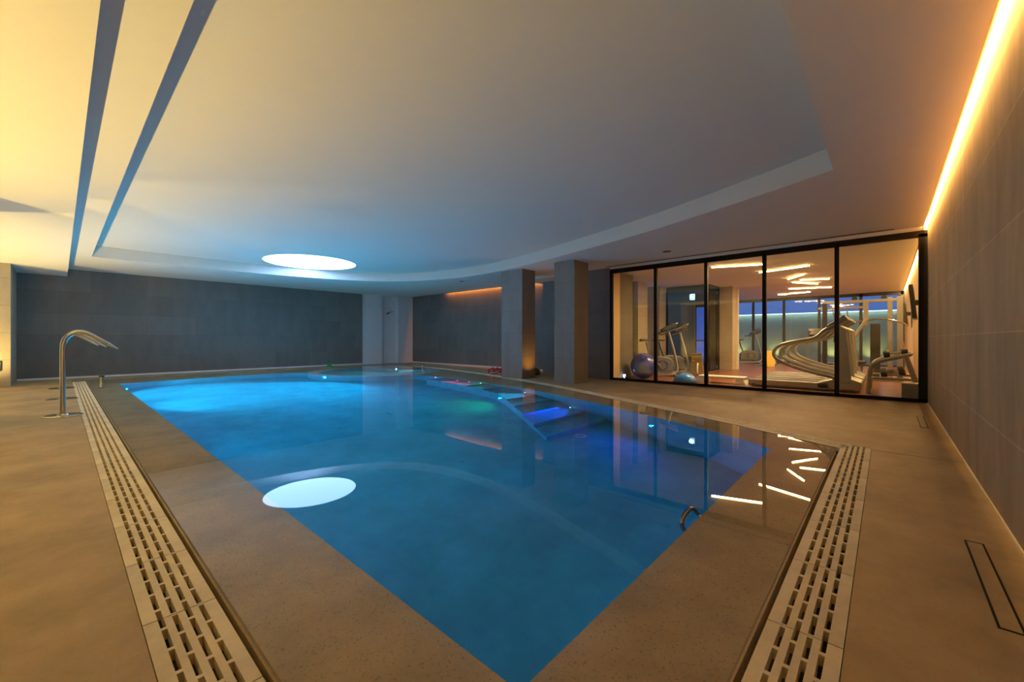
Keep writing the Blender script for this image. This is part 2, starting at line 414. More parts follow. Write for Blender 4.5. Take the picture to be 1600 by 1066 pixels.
# columns
for nm, a in (('far', (8.50, 9.06, 7.36, 8.14)), ('near', (8.40, 9.03, 5.60, 6.20))):
    wbox('wall_column', M['col_x'], a[0], a[1], a[2], a[3], 0, HC + 0.01)
# ------------------------------------------------------------------ ceiling
rec_curve = curve2([(5.905, 0.446), (6.25, 1.145), (6.654, 2.071), (7.14, 3.324), (7.68, 5.084), (8.0, 6.25), (8.30, 7.55), (8.46, 8.9), (8.36, 10.4), (7.80, 11.85), (6.75, 12.82), (5.45, 13.35), (4.18, 13.60), (2.94, 13.70), (2.0, 13.735)], 4)
REC = [(0.515, 0.446)] + rec_curve + [(0.50, 13.74)]
mb = MB()
v, f = fill_poly([(0.14, -0.455), (9.93, -0.455), (9.93, 5.5), (11.03, 5.5), (11.03, 16.9), (0.14, 16.9)], [REC], HC); mb.add(v, f)
wallstrip(mb, REC, HC, HR)
mb.add([(-1.8, -0.455, HC + .03), (0.14, -0.455, HC + .03), (9.93, -0.455, HC + .03), (9.93, -0.455, HC), (0.14, -0.455, HC)], [(1, 2, 3, 4)])
mb.box(-1.8, 11.3, -0.6, 16.9, HR + 0.04, HR + 0.12)
v, f = fill_poly(offset(REC, 0.05), [], HR); mb.add(v, f)
mb.box(0.13, 9.93, -0.47, -0.455, HC, HC + 0.035)
mb.box(11.02, 11.03, 8.3, 16.4, HC, HC + 0.035)
# lower soffit on the left with its upstand
mb.box(-1.80, 0.14, -0.455, 16.72, HL, HC + 0.05)
struct(mb.build('ceiling', M['ceil']))
# luminous round ceiling light, with a thin rim
e = empty('round_ceiling_light', (4.86, 12.22, HR), 0, 'large round luminous ceiling light glowing white above the far end of the pool', 'ceiling light')
MB().lathe([(0.0, -0.004), (1.20, -0.004), (1.20, 0.0)], 96).build('diffuser', M['skydisc'], e)
MB().lathe([(1.20, 0.0), (1.20, -0.008), (1.225, -0.008), (1.225, 0.0)], 96).build('rim', M['ceil'], e)
# cove light along the right wall and along the far right wall
e = empty('cove_light', (4.0, -0.455, HC + 0.035), 0, 'warm linear cove light hidden in the ceiling gap along the brown right wall', 'cove light')
MB().box(-5.7, 5.9, 0.004, 0.024, 0.0, 0.012).build('light_strip', emit('cove_strip', (1.0, 0.58, 0.18), 3.0), e)
lamp('AREA', 'strip_light', e, (0.1, -0.010, 0.06), (1.0, 0.55, 0.15), P_COVE, 11.6, (math.radians(-65), 0, 0), 0.03)
e = empty('cove_light', (11.03, 11.6, HC + 0.035), 0, 'orange linear cove light above the grey wall behind the far column', 'cove light')
MB().box(-0.03, -0.01, -3.3, 2.6, 0.0, 0.012).build('light_strip', emit('far_cove_strip', (1.0, 0.35, 0.06), 2.0), e)
lamp('AREA', 'strip_light', e, (0.02, -0.5, 0.10), (1.0, 0.33, 0.05), P_FARCOVE, 0.02, (0, math.radians(-50), 0), 5.4)
# linear air diffuser slot and round ceiling spots
tag(MB().box(9.80, 9.85, -0.1, 5.55, HC - 0.004, HC + 0.002).build('air_diffuser', M['black']), 'thin dark linear air slot in the ceiling in front of the gym glass', 'air vent')
tag(MB().box(10.90, 10.94, 12.0, 16.3, HC - 0.004, HC + 0.002).build('air_diffuser', M['black']), 'thin dark linear air slot in the ceiling near the pale far corner', 'air vent')
for (x, y, lb) in ((9.0, 3.58, 'small round ceiling speaker above the deck before the gym glass'), (9.05, 10.5, 'small round ceiling speaker beyond the far column')):
    o = MB().lathe([(0.0, -0.006), (0.08, -0.006), (0.095, 0.0)], 28, (0, 0, 0)).build('ceiling_speaker', M['darkmetal'], loc=(x, y, HC), smooth=True)
    tag(o, lb, 'ceiling speaker')
# uplights in the deck along the left wall (they light the ceiling)
UPY = (3.0, 5.2, 7.15, 9.65, 12.0, 14.25)
for i, y in enumerate(UPY):
    e = empty('floor_uplight', (-1.38, y, 0), 0, 'round warm uplight set in the deck at the foot of the left wall', 'floor light', 'uplights along the left wall')
    MB().lathe([(0.0, 0.010), (0.05, 0.010), (0.052, 0.014), (0.07, 0.012), (0.075, 0.0)], 24).build('bezel', M['steel'], e, smooth=True)
    MB().lathe([(0.0, 0.013), (0.045, 0.013)], 24).build('lens', emit('uplight_lens', WARM, 20), e)
    lamp('SPOT', 'bulb', e, (0, 0, 0.045), (1.0, 0.70, 0.20), P_UP, 0.03, (PI, 0, 0), angle=168, blend=1.0)
e = empty('floor_uplight', (8.78, 7.02, 0), 0, 'small amber uplight in the deck at the foot of the far column', 'floor light')
MB().lathe([(0.0, 0.010), (0.035, 0.010), (0.045, 0.0)], 24).build('bezel', M['steel'], e, smooth=True)
lamp('SPOT', 'bulb', e, (0, 0, 0.04), (1.0, 0.42, 0.06), 26.0, 0.02, (PI - 0.12, 0, 0), angle=120, blend=1.0)
e = empty('floor_uplight', (9.9, 6.9, 0), 0, 'small pinkish floor light behind the near column', 'floor light')
MB().lathe([(0.0, 0.010), (0.035, 0.010), (0.045, 0.0)], 24).build('bezel', M['steel'], e, smooth=True)
lamp('SPOT', 'bulb', e, (0, 0, 0.08), (1.0, 0.35, 0.22), 4.0, 0.02, (PI, 0, 0), angle=160, blend=1.0)
# power socket on the left pilaster
e = empty('wall_socket', (-0.93, 14.78, 0.48), 0, 'small grey metal socket plate on the lit left pilaster', 'socket')
MB().box(-0.045, 0.045, -0.02, 0, -0.11, 0.11).build('plate', M['darkmetal'], e, bevel=0.004)
MB().box(-0.03, 0.03, -0.025, -0.02, 0.02, 0.09).build('cover', M['steel'], e)

# ------------------------------------------------------------------ pool things
def fountain(y, lb):
    e = empty('water_spout', (0.03, y, 0), 0, lb, 'water spout', 'steel swan neck spouts on the left deck')
    MB().lathe([(0.0, 0.0), (0.205, 0.0), (0.205, 0.008), (0.19, 0.014), (0.06, 0.016), (0.05, 0.03), (0.0, 0.03)], 40).build('base_plate', M['steel'], e, smooth=True)
    neck = MB().tube([(0, 0, 0.015), (0, 0, 0.4), (0, 0, 0.88), (0.008, 0, 1.03), (0.045, 0, 1.13), (0.12, 0, 1.19), (0.20, 0, 1.195), (0.29, 0, 1.15), (0.46, 0, 1.025)], 0.03, 18, 6,
              rs=[0.031, 0.031, 0.031, 0.032, 0.033, 0.033, 0.031, 0.027, 0.024]).build('neck', M['steel'], e, smooth=True)
    MB().tube([(0.455, 0, 1.029), (0.475, 0, 1.014), (0.57, 0, 0.945)], 0.03, 16, 0, rs=[0.027, 0.024, 0.008]).build('nozzle', M['chrome'], neck, smooth=True)
    return e
fountain(8.70, 'curved steel water spout on the left deck, nearest of the three in line')
fountain(11.08, 'curved steel water spout in the middle of the three lined up on the left deck')
fountain(13.50, 'curved steel water spout farthest from the camera, nearest the grey end wall')
def stub(x, y, lb):
    e = empty('pool_stub_post', (x, y, ZL), 0, lb, 'post')
    MB().lathe([(0.0, 0.0), (0.045, 0.0), (0.045, 0.16), (0.0, 0.16)], 20).build('post', M['steel'], e, smooth=True)
    MB().lathe([(0.0, 0.16), (0.055, 0.16), (0.055, 0.19), (0.0, 0.195)], 20).build('cap', M['darkmetal'], e, smooth=True)
    return e
stub(0.72, 14.8, 'short steel post standing in the shallow water at the far left pool corner')
stub(9.12, 12.8, 'short steel post standing in the shallow water before the pale corner wall')
e = empty('grab_rail', (2.55, 0.86, 0), 0, 'bent steel grab rail on the right wall of the basin, rising to the water surface', 'grab rail')
MB().tube([(-0.09, -0.01, -0.09), (-0.075, 0.02, -0.07), (-0.05, 0.045, -0.01), (-0.01, 0.05, 0.02), (0.06, 0.05, 0.032), (0.12, 0.05, 0.032), (0.16, 0.035, 0.01), (0.165, 0.01, -0.04), (0.165, -0.01, -0.06)], 0.014, 14, 5).build('rail', M['darkchrome'], e, smooth=True)
for x, z in ((-0.09, -0.09), (0.165, -0.06)):
    MB().lathe([(0.0, 0.0), (0.045, 0.0), (0.045, 0.008), (0.0, 0.01)], 20, mat=Matrix.Translation((x, 0, z)) @ Matrix.Rotation(-PI / 2, 4, 'X')).build('flange', M['chrome'], e, smooth=True)
tag(MB().lathe([(0.05, 0.0), (0.05, 0.012), (0.085, 0.012), (0.09, 0.0)], 28).build('floor_drain', M['white'], loc=(5.14, 3.32, ZF), smooth=True), 'small pale ring fitting on the pool floor near the right side', 'drain')

# underwater lights: (x, y, z, outward normal angle, colour, power, lamp radius, label)
UW = [
 (5.22, 12.1, -0.30, 215, (0.0, 0.54, 1.0), 62.0, 'bright white blue underwater light on the curved spa wall', (0.6, 0.9, 1.0)),
 (0.985, 9.8, -0.60, 15, (0.0, 0.60, 1.0), 8.0, 'cyan underwater light on the left basin wall two thirds along', (0.3, 0.8, 1)),
 (0.985, 6.2, -0.60, 0, (0.0, 0.50, 1.0), 0.7, 'blue underwater light on the left basin wall midway along', (0.2, 0.5, 1)),
 (0.985, 13.0, -0.60, -25, (0.0, 0.56, 1.0), 22.0, 'cyan underwater light on the left basin wall at the far corner', (0.3, 0.8, 1)),
 (5.66, 2.44, -0.60, 155, (0.0, 0.12, 1.0), 0.9, 'deep blue underwater light on the right basin wall nearest the grating corner', (0.15, 0.35, 1)),
 (7.32, 9.6, -0.12, 180, (0.7, 0.15, 1.0), 0.02, 'tiny violet underwater light near the far steel post', (0.8, 0.4, 1)),
 (6.12, 5.85, -0.75, 155, (0.0, 1.0, 0.35), 0.9, 'green underwater light on the side of the pool stairs', (0.2, 1, 0.4)),
 (7.13, 8.45, -0.10, 190, (1.0, 0.06, 0.18), 50.0, 'red underwater light over the top pool step, farther of the pair', (1, 0.4, 0.4)),
 (7.10, 7.95, -0.10, 190, (1.0, 0.06, 0.18), 50.0, 'red underwater light over the top pool step, nearer of the pair', (1, 0.4, 0.4)),
 (7.08, 7.50, -0.10, 190, (0.0, 1.0, 0.25), 3.0, 'small green underwater light over the top pool step', (0.3, 1, 0.5)),
 (6.80, 5.80, -0.46, 178, (0.0, 0.50, 1.0), 12.0, 'cyan underwater light over the middle pool steps', (0.6, 0.9, 1)),
 (6.33, 4.30, -0.90, 165, (0.0, 0.08, 1.0), 14.0, 'royal blue underwater light over the lower pool steps', (0.5, 0.6, 1)),
 (8.36, 13.35, -0.18, 230, (0.55, 0.85, 1.0), 4.0, 'small white underwater light inside the round spa', (0.9, 0.95, 1)),
]
for (x, y, z, an, col, pw, lb, vis) in UW:
    a = math.radians(an); e = empty('underwater_light', (x, y, z), a, lb, 'pool light')
    R90 = Matrix.Rotation(PI / 2, 4, 'Y')
    MB().lathe([(0.022, 0.0), (0.022, 0.012), (0.030, 0.012), (0.034, 0.0)], 20, mat=R90).build('bezel', M['steel'], e, smooth=True)
    MB().lathe([(0.0, 0.012), (0.014, 0.009), (0.021, 0.0)], 20, mat=R90).build('lens', emit('pool_lens', vis, 14), e, smooth=True)
    step = ' step' in lb      # the small ones over the stairs are narrow and tilted down
    lamp('SPOT', 'bulb', e, (0.05, 0, 0), col, pw * POOL_P * (0.5 if step else 1), 0.02, (0, -PI / 2 + (0.25 if step else 0), 0), angle=95 if step else 165, blend=0.8)

# green float, red bundle, dark bag
e = empty('green_float', (7.10, 16.1, 0.0), 0, 'small green plastic float on the deck edge behind the round spa', 'float')
MB().lathe([(0.0, 0.0), (0.06, 0.005), (0.085, 0.05), (0.08, 0.10), (0.05, 0.13), (0.0, 0.14)], 20).build('body', M['greenp'], e, smooth=True)
MB().tube([(-0.16, 0, 0.10), (-0.08, 0, 0.115), (0.08, 0, 0.115), (0.16, 0, 0.10)], 0.02, 10, 3).build('fins', M['greenp'], e, smooth=True)
e = empty('red_bundle', (9.22, 8.9, 0), -0.95, 'crumpled red vinyl bundle lying on the deck beside the far column', 'bundle')
mb = MB(); P = []
for i in range(15):
    t = i / 14; P.append((-0.36 + 0.72 * t, 0.03 * math.sin(i * 1.7), 0.075 + 0.012 * math.sin(i * 2.3)))
mb.tube(P, 0.07, 14, 0, rs=[0.03 + 0.055 * math.sin(PI * min(1, max(0.12, i / 14 * 0.9 + 0.08))) ** 0.4 + 0.008 * math.sin(i * 2.9) for i in range(15)])
mb.build('roll', M['red'], e, smooth=True)
P = [(-0.28 + 0.56 * i / 12, 0.09 + 0.03 * math.cos(i * 1.3), 0.14 + 0.02 * math.sin(i * 2.1)) for i in range(13)]
MB().tube(P, 0.04, 12, 0, rs=[0.045 + 0.012 * math.sin(i * 1.9) for i in range(13)]).build('fold', M['red'], e, smooth=True)
MB().tube([(-0.3, -0.1, 0.03), (-0.1, -0.12, 0.06), (0.0, -0.11, 0.02), (0.2, -0.12, 0.07), (0.33, -0.1, 0.03)], 0.012, 8, 5).build('cord', M['white'], e, smooth=True)
e = empty('dark_bag', (9.75, 8.0, 0), 0.3, 'low dark olive bag on the deck behind the far column', 'bag')
MB().lathe([(0.0, 0.0), (0.26, 0.0), (0.30, 0.06), (0.27, 0.15), (0.16, 0.20), (0.0, 0.21)], 24, mat=Matrix.Scale(0.7, 4, (0, 1, 0))).build('body', M['olive'], e, smooth=True)
MB().tube([(-0.12, 0, 0.19), (-0.06, 0, 0.25), (0.06, 0, 0.25), (0.12, 0, 0.19)], 0.012, 8, 4).build('handle', M['pad'], e, smooth=True)

# access covers in the deck by the right wall
for (x0, x1, lb) in ((2.40, 3.32, 'long narrow black edged drain cover by the right wall, nearer of two'), (7.18, 8.19, 'long narrow black edged drain cover by the right wall, near the gym glass')):
    e = empty('drain_cover', ((x0 + x1) / 2, -0.349, 0.0), 0, lb, 'drain cover'); L = (x1 - x0) / 2
    MB().box(-L + .008, L - .008, -0.028, 0.028, 0.0, 0.003).build('tile_insert', M['deck'], e)
    mb = MB(); mb.box(-L, L, -0.036, -0.028, 0, 0.004); mb.box(-L, L, 0.028, 0.036, 0, 0.004); mb.box(-L, -L + .005, -0.028, 0.028, 0, 0.004); mb.box(L - .005, L, -0.028, 0.028, 0, 0.004)
    mb.build('edge_frame', M['black'], e)
struct(MB().box(5.395, 5.40, -0.512, 0.105, 0.0, 0.0015).build('trim_1', M['channel']))
struct(MB().box(9.93, 10.07, -0.52, 5.5, -0.02, 0.0).build('trim_2', M['deck']))

# bracket in the white corner niche
e = empty('wall_shower_bracket', (9.95, 16.60, 2.25), 0, 'small dark two armed bracket high in the pale corner niche', 'bracket')
MB().lathe([(0.0, 0.0), (0.04, 0.0), (0.04, 0.02), (0.0, 0.02)], 16, mat=Matrix.Rotation(PI / 2, 4, 'X')).build('flange', M['darkmetal'], e, smooth=True)
MB().tube([(0, -0.02, 0), (0.06, -0.12, 0.05), (0.16, -0.16, 0.07)], 0.012, 8, 4).build('arm', M['darkmetal'], e, smooth=True)
MB().tube([(0, -0.02, 0), (-0.08, -0.1, -0.05), (-0.18, -0.14, -0.02)], 0.012, 8, 4).build('arm', M['darkmetal'], e, smooth=True)

# ------------------------------------------------------------------ gym front glazing
FX0, FX1 = 9.95, 10.03
MY = [5.50, 4.25, 3.06, 1.90, 0.70, -0.52]
gl = empty('window_1', (9.99, 2.49, 0)); struct(gl)
mb = MB(); Y0 = 2.49
mb.box(-0.04, 0.04, MY[-1] - Y0, MY[0] - Y0, 2.85, 2.96); mb.box(-0.04, 0.04, MY[-1] - Y0, MY[0] - Y0, 0.0, 0.06)
mb.box(-0.05, 0.05, MY[-1] - Y0, MY[0] - Y0, 0.0, 0.02)
for i, y in enumerate(MY):
    w_ = 0.035
    yy = y - Y0 + (-w_ if i == 0 else w_ * 1.6 if i == 5 else 0)
    ww = w_ if i != 5 else w_ * 1.6
    mb.box(-0.04, 0.04, yy - ww, yy + ww, 0.02, 2.90)
mb.build('window_frame', M['black'], gl)
for i in range(5):
    ya, yb = MY[i + 1] - Y0 + 0.03, MY[i] - Y0 - 0.03
    MB().box(-0.006, 0.006, ya, yb, 0.05, 2.86).build('glass_pane', M['glass'], gl)
wbox('ceiling_bulkhead', M['ceil'], 9.95, 10.03, -0.52, 5.50, 2.96, HR + .1)

# ------------------------------------------------------------------ gym shell
struct(MB().box(10.03, 22.0, -0.52, 6.9, -0.1, 0.0).build('floor_gym', M['wood']))
wbox('ceiling_gym', M['ceil'], 10.03, 22.2, -0.46, 8.6, 2.95, 3.45)
wbox('wall_gym_right', M['gymwall'], 9.93, 24.5, -0.72, -0.52, -0.05, 3.4)
wbox('wall_gym_pilaster', M['gymwall'], 10.04, 10.42, 5.45, 6.7, 0, 2.96)
wbox('wall_gym_left', M['wall_y'], 10.3, 13.3, 6.7, 6.9, 0, 2.96)
wbox('wall_gym_column', M['pillar'], 12.5, 13.2, 5.9, 6.7, 0, 2.96)
wbox('wall_gym_column', M['pillar'], 14.2, 14.74, 5.9, 6.7, 0, 2.96)
wbox('wall_gym_column', M['pillar'], 15.9, 16.4, 4.0, 4.42, 0, 2.96)
wbox('wall_gym_inner', M['pillar'], 16.4, 16.5, 5.45, 6.9, 0, 2.96)
wbox('trim_3', M['white'], 16.40, 16.46, 3.93, 4.0, 0, 2.9)
# dark glass enclosure with the exit sign
e = empty('glass_enclosure', (14.8, 4.45, 0), 0, 'dark framed glass lobby box at the back left of the gym, exit sign inside', 'glass lobby')
mb = MB()
mb.box(-0.03, 0.03, 0.0, 1.45, 2.78, 2.95); mb.box(-0.03, 0.03, 0.0, 1.45, 0, 0.05); mb.box(0, 1.1, -0.03, 0.03, 2.78, 2.95); mb.box(0, 1.1, -0.03, 0.03, 0, 0.05)
mb.box(-0.035, 0.035, -0.035, 0.035, 0, 2.95); mb.box(-0.03, 0.03, 1.4, 1.45, 0, 2.9); mb.box(0.85, 1.1, -0.03, 0.03, 0, 2.9)
mb.build('frame', M['black'], e)
MB().box(-0.005, 0.005, 0.03, 1.4, 0.05, 2.78).build('glass_panel', M['glassdark'], e)
MB().box(0.03, 0.85, -0.005, 0.005, 0.05, 2.78).build('glass_panel', M['glassdark'], e)
for z in (0.06, 2.68): MB().box(0.78, 0.9, -0.03, 0.03, z, z + 0.1).build('pivot_fitting', M['chrome'], e)
# outer glazed door of the lobby with dusk sky behind
e = struct(empty('window_2', (17.5, 5.6, 0)))
mb = MB()
for y in (-0.44, 0.20, 0.62, 1.3): mb.box(-0.04, 0.04, y - 0.05, y + 0.05, 0, 2.5)
mb.box(-0.04, 0.04, -1.2, 1.3, 2.38, 2.5); mb.box(-0.04, 0.04, -1.2, 1.3, 1.0, 1.05); mb.box(-0.04, 0.04, -1.2, 1.3, 0, 0.1)
mb.build('window_frame', M['black'], e)
MB().box(-0.005, 0.005, -1.2, 1.3, 0.1, 2.38).build('glass_pane', M['bluepane'], e)
wbox('wall_lobby', M['pillar'], 17.46, 17.54, 4.4, 6.9, 2.5, 2.96)
e = empty('exit_sign', (15.5, 5.22, 2.62), 0, 'lit green and white exit sign hanging in the glass lobby', 'exit sign')
MB().box(-0.02, 0.02, -0.09, 0.09, -0.11, 0.11).build('housing', M['white'], e)
face = MB().box(-0.026, -0.02, -0.085, 0.085, -0.105, 0.105).build('face', M['exit'], e)
mb = MB(); gm = plain('sign_green', (0.0, 0.12, 0.05), 0.5)
mb.box(-0.029, -0.026, 0.03, 0.045, -0.02, 0.06); mb.box(-0.029, -0.026, -0.05, 0.0, 0.02, 0.07); mb.box(-0.029, -0.026, -0.05, 0.05, -0.07, -0.045)
mb.build('pictogram', gm, face)
MB().box(-0.004, 0.004, -0.004, 0.004, 0.11, 0.33).build('rod', M['darkmetal'], e)
lamp('POINT', 'glow', e, (-0.12, 0, 0.0), (0.5, 1.0, 0.8), 6, 0.08)
# back glazing of the gym and the courtyard
e = struct(empty('window_3', (22.0, 2.4, 0)))
mb = MB()
for y in (5.46, 4.64, 3.42, 2.14, 0.77, -0.46): mb.box(-0.04, 0.04, y - 2.4 - 0.05, y - 2.4 + 0.05, 0, 2.95)
mb.box(-0.04, 0.04, -2.9, 4.4, 2.82, 2.95); mb.box(-0.04, 0.04, -2.9, 4.4, 0, 0.05)
mb.build('window_frame', M['darkmetal'], e)
for a, b in ((5.46, 4.64), (4.64, 3.42), (3.42, 2.14), (2.14, 0.77), (0.77, -0.46)):
    MB().box(-0.005, 0.005, b - 2.35, a - 2.45, 0.05, 2.82).build('glass_pane', M['glass'], e)
wbox('floor_courtyard', M['boxgrey'], 22.0, 25.2, -0.72, 6.4, -0.1, -0.01)
wbox('wall_courtyard', M['green'], 25.0, 25.2, -0.72, 6.4, 0, 2.38)
e = empty('wall_top_light', (24.96, 4.0, 2.36), 0, 'thin white light line along the top of the green courtyard wall', 'light strip')
MB().box(-0.03, 0.03, -4.6, 2.4, 0.0, 0.03).build('strip', emit('court_strip', (0.85, 0.95, 0.85), 2.5), e)
for i, y in enumerate((5.9, 4.2, 1.9, 0.5)):
    e = empty('courtyard_uplight', (24.6, y, -0.01), 0, 'yellow uplight at the foot of the green courtyard wall', 'floor light', 'uplights in the courtyard')
    MB().lathe([(0.0, 0.02), (0.06, 0.02), (0.08, 0.0)], 20).build('bezel', M['steel'], e, smooth=True)
    lamp('SPOT', 'bulb', e, (0, 0, 0.05), (1.0, 0.72, 0.2), 60, 0.03, (PI, 0.25, 0), angle=110, blend=1)
lamp('AREA', 'strip_light', bpy.data.objects['wall_top_light'], (-0.1, 0, 0.0), (0.75, 1.0, 0.85), 14, 0.05, (0, math.radians(-20), 0), 9.0)

# light bars on the gym ceiling
TB = [((11.17, 3.29), (11.54, 2.23)), ((12.90, 2.58), (12.52, 1.41)), ((15.0, 2.23), (14.1, 1.72)), ((15.9, 2.24), (16.9, 1.69)), ((15.45, 1.98), (15.7, 1.28)), ((17.9, 2.63), (18.3, 1.43)), ((19.9, 3.3), (20.0, 3.0)), ((19.8, 2.93), (19.6, 2.19))]
names = ['nearest the glass', 'second from the glass', 'short slanted one after the second', 'crossing the middle of the row', 'short one beside the crossing bar', 'near the back windows', 'short farthest left one', 'farthest one by the back glazing']
for i, (a, b) in enumerate(TB):
    a = Vector((*a, 0)); b = Vector((*b, 0)); L = (b - a).length; c = (a + b) / 2
    e = empty('light_bar', (c.x, c.y, 2.915), math.atan2((b - a).y, (b - a).x), 'glowing warm light bar on the gym ceiling, ' + names[i], 'light bar', 'light bars on the gym ceiling')
    MB().tube([(-L / 2, 0, 0), (L / 2, 0, 0)], 0.015, 12).build('tube', M['tube'], e, smooth=True)
    MB().box(-L / 2 - .01, L / 2 + .01, -0.016, 0.016, 0.018, 0.03).build('housing', M['white'], e)
    lamp('AREA', 'bar_light', e, (0, 0, -0.03), (1.0, 0.60, 0.25), (120 if i == 0 else 45) * L, L, (0, 0, 0), 0.04)

# ------------------------------------------------------------------ gym equipment
def bike(loc, rz, lb):
    e = empty('exercise_bike', loc, rz, lb, 'exercise bike')
    shell = MB().prism([(-0.33, 0.14), (0.40, 0.14), (0.40, 0.48), (0.28, 0.56), (0.0, 0.60), (-0.22, 0.56), (-0.33, 0.45)], -0.09, 0.09).build('body_shell', M['greyplastic'], e, bevel=0.03)
    for sg in (-1, 1):
        rg = MB().tube([(0.10 + 0.13 * math.cos(q * PI / 12), sg * 0.094, 0.34 + 0.13 * math.sin(q * PI / 12)) for q in range(24)], 0.012, 8, closed=True).build('disc_ring', M['darkplastic'], shell, smooth=True)
        crank = MB().tube([(0.0, sg * 0.10, 0.32), (0.0, sg * 0.15, 0.32), (0.0 + sg * 0.10, sg * 0.16, 0.32 - sg * 0.12)], 0.014, 8).build('crank', M['chrome'], e, smooth=True)
        MB().box(sg * 0.10 - 0.06, sg * 0.10 + 0.06, sg * 0.22 - 0.05, sg * 0.22 + 0.05, 0.32 - sg * 0.12 - 0.015, 0.32 - sg * 0.12 + 0.015).build('pedal', M['pad'], crank, bevel=0.008)
    MB().bar((-0.5, 0, 0.07), (0.5, 0, 0.07), 0.09, 0.06).build('base_beam', M['silver'], e, bevel=0.01)
    for x in (-0.48, 0.46): MB().tube([(x, -0.26, 0.04), (x, 0.26, 0.04)], 0.035, 12).build('foot', M['silver'], e, smooth=True)
    MB().tube([(-0.20, 0, 0.50), (-0.30, 0, 0.78), (-0.36, 0, 1.0)], 0.024, 12).build('seat_post', M['darkmetal'], e, smooth=True)
    MB().prism([(-0.54, 1.02), (-0.22, 1.03), (-0.14, 1.07), (-0.34, 1.09), (-0.52, 1.10)], -0.09, 0.09).build('seat', M['pad'], e, bevel=0.025)
    MB().tube([(0.28, 0, 1.34), (0.35, 0, 1.10), (0.45, 0, 0.75), (0.53, 0, 0.40), (0.55, 0, 0.22), (0.48, 0, 0.10), (0.30, 0, 0.06)], 0.036, 14, 4).build('front_column', M['silver'], e, smooth=True)
    MB().prism([(0.10, 1.30), (0.46, 1.42), (0.50, 1.54), (0.42, 1.56), (0.08, 1.36)], -0.13, 0.13).build('console', M['darkplastic'], e, bevel=0.02)
    for sg in (-1, 1):
        MB().tube([(0.44, sg * 0.10, 1.40), (0.42, sg * 0.22, 1.38), (0.20, sg * 0.26, 1.30), (0.0, sg * 0.25, 1.22), (-0.06, sg * 0.24, 1.24)], 0.02, 10, 4).build('handlebar', M['pad'], e, smooth=True)
    MB().tube([(0.46, -0.10, 1.50), (0.52, -0.08, 1.56), (0.52, 0.08, 1.56), (0.46, 0.10, 1.50)], 0.016, 10, 4).build('grip_arch', M['silver'], e, smooth=True)
    return e
bike((11.7, 4.90, 0), math.radians(-47.7), 'grey exercise bike nearest the glass, seat poking out beside the violet ball')
bike((12.85, 5.0, 0), math.radians(-47.7), 'grey exercise bike second from the glass, behind the first one')
def ball(loc, r, lb):
    prof = [(r * math.sin(PI * i / 24), r - r * math.cos(PI * i / 24)) for i in range(25)]
    e = empty('gym_ball', loc, 0, lb, 'exercise ball')
    MB().lathe(prof, 40).build('shell', M['purple'], e, smooth=True)
    MB().lathe([(0.0, 0.0), (0.012, 0.0), (0.012, 0.01), (0.0, 0.012)], 12, mat=Matrix.Translation((-r * 0.66, -r * 0.3, r + r * 0.66)) @ Matrix.Rotation(-0.7, 4, 'Y')).build('plug', M['white'], e)
ball((10.93, 5.0, 0), 0.35, 'large violet blue exercise ball on the gym floor behind the left glass pane')
e = empty('balance_dome', (10.56, 3.74, 0), 0, 'bright blue half ball balance trainer on the gym floor close to the glass', 'balance trainer')
MB().lathe([(0.26, 0.05)] + [(0.26 * math.cos(PI / 2 * i / 12), 0.05 + 0.20 * math.sin(PI / 2 * i / 12)) for i in range(1, 13)], 36).build('dome', M['blue'], e, smooth=True)
MB().lathe([(0.0, 0.0), (0.27, 0.0), (0.285, 0.02), (0.28, 0.05), (0.25, 0.055)], 36).build('base', M['darkplastic'], e, smooth=True)
# amber tapered bin with pale handle
e = empty('tapered_bin', (13.0, 4.25, 0), 0.2, 'tall amber tapered box with a pale curved handle beside the bikes', 'box')
mb = MB(); mb.add([(-.20, -.20, 0), (.20, -.20, 0), (.20, .20, 0), (-.20, .20, 0), (-.13, -.13, .62), (.13, -.13, .62), (.13, .13, .62), (-.13, .13, .62)], [(0, 3, 2, 1), (4, 5, 6, 7), (0, 1, 5, 4), (1, 2, 6, 5), (2, 3, 7, 6), (3, 0, 4, 7)])
mb.build('body', M['gold'], e, bevel=0.02)
MB().tube([(-0.18, -0.05, 0.34), (-0.26, -0.05, 0.36), (-0.32, -0.05, 0.24), (-0.30, -0.05, 0.10), (-0.20, -0.05, 0.06)], 0.022, 10, 4).build('handle', M['white'], e, smooth=True)
MB().box(-.15, .15, -.15, .15, .62, .66).build('lid', M['gold'], e, bevel=0.01)
def step_bench(loc, rz, lb, L=1.15):
    e = empty('step_bench', loc, rz, lb, 'aerobic step')
    MB().box(-L / 2, L / 2, -0.19, 0.19, 0.13, 0.18).build('platform', M['white'], e, bevel=0.015)
    for sg in (-1, 1):
        mb = MB(); mb.add([(sg * L / 2 - sg * .20, -.20, .0), (sg * L / 2 + sg * .06, -.20, 0), (sg * L / 2 + sg * .06, .20, 0), (sg * L / 2 - sg * .20, .20, 0), (sg * L / 2 - sg * .17, -.16, .13), (sg * L / 2 - sg * .02, -.16, .13), (sg * L / 2 - sg * .02, .16, .13), (sg * L / 2 - sg * .17, .16, .13)],
                    [(0, 3, 2, 1), (4, 5, 6, 7), (0, 1, 5, 4), (1, 2, 6, 5), (2, 3, 7, 6), (3, 0, 4, 7)])
        mb.build('foot', M['white'], e, bevel=0.01)
step_bench((11.08, 3.02, 0), PI / 2, 'white aerobic step bench on the gym floor just behind the glass', 1.04)
step_bench((21.3, 3.2, 0), PI / 2, 'white aerobic step bench far back by the rear gym glazing')
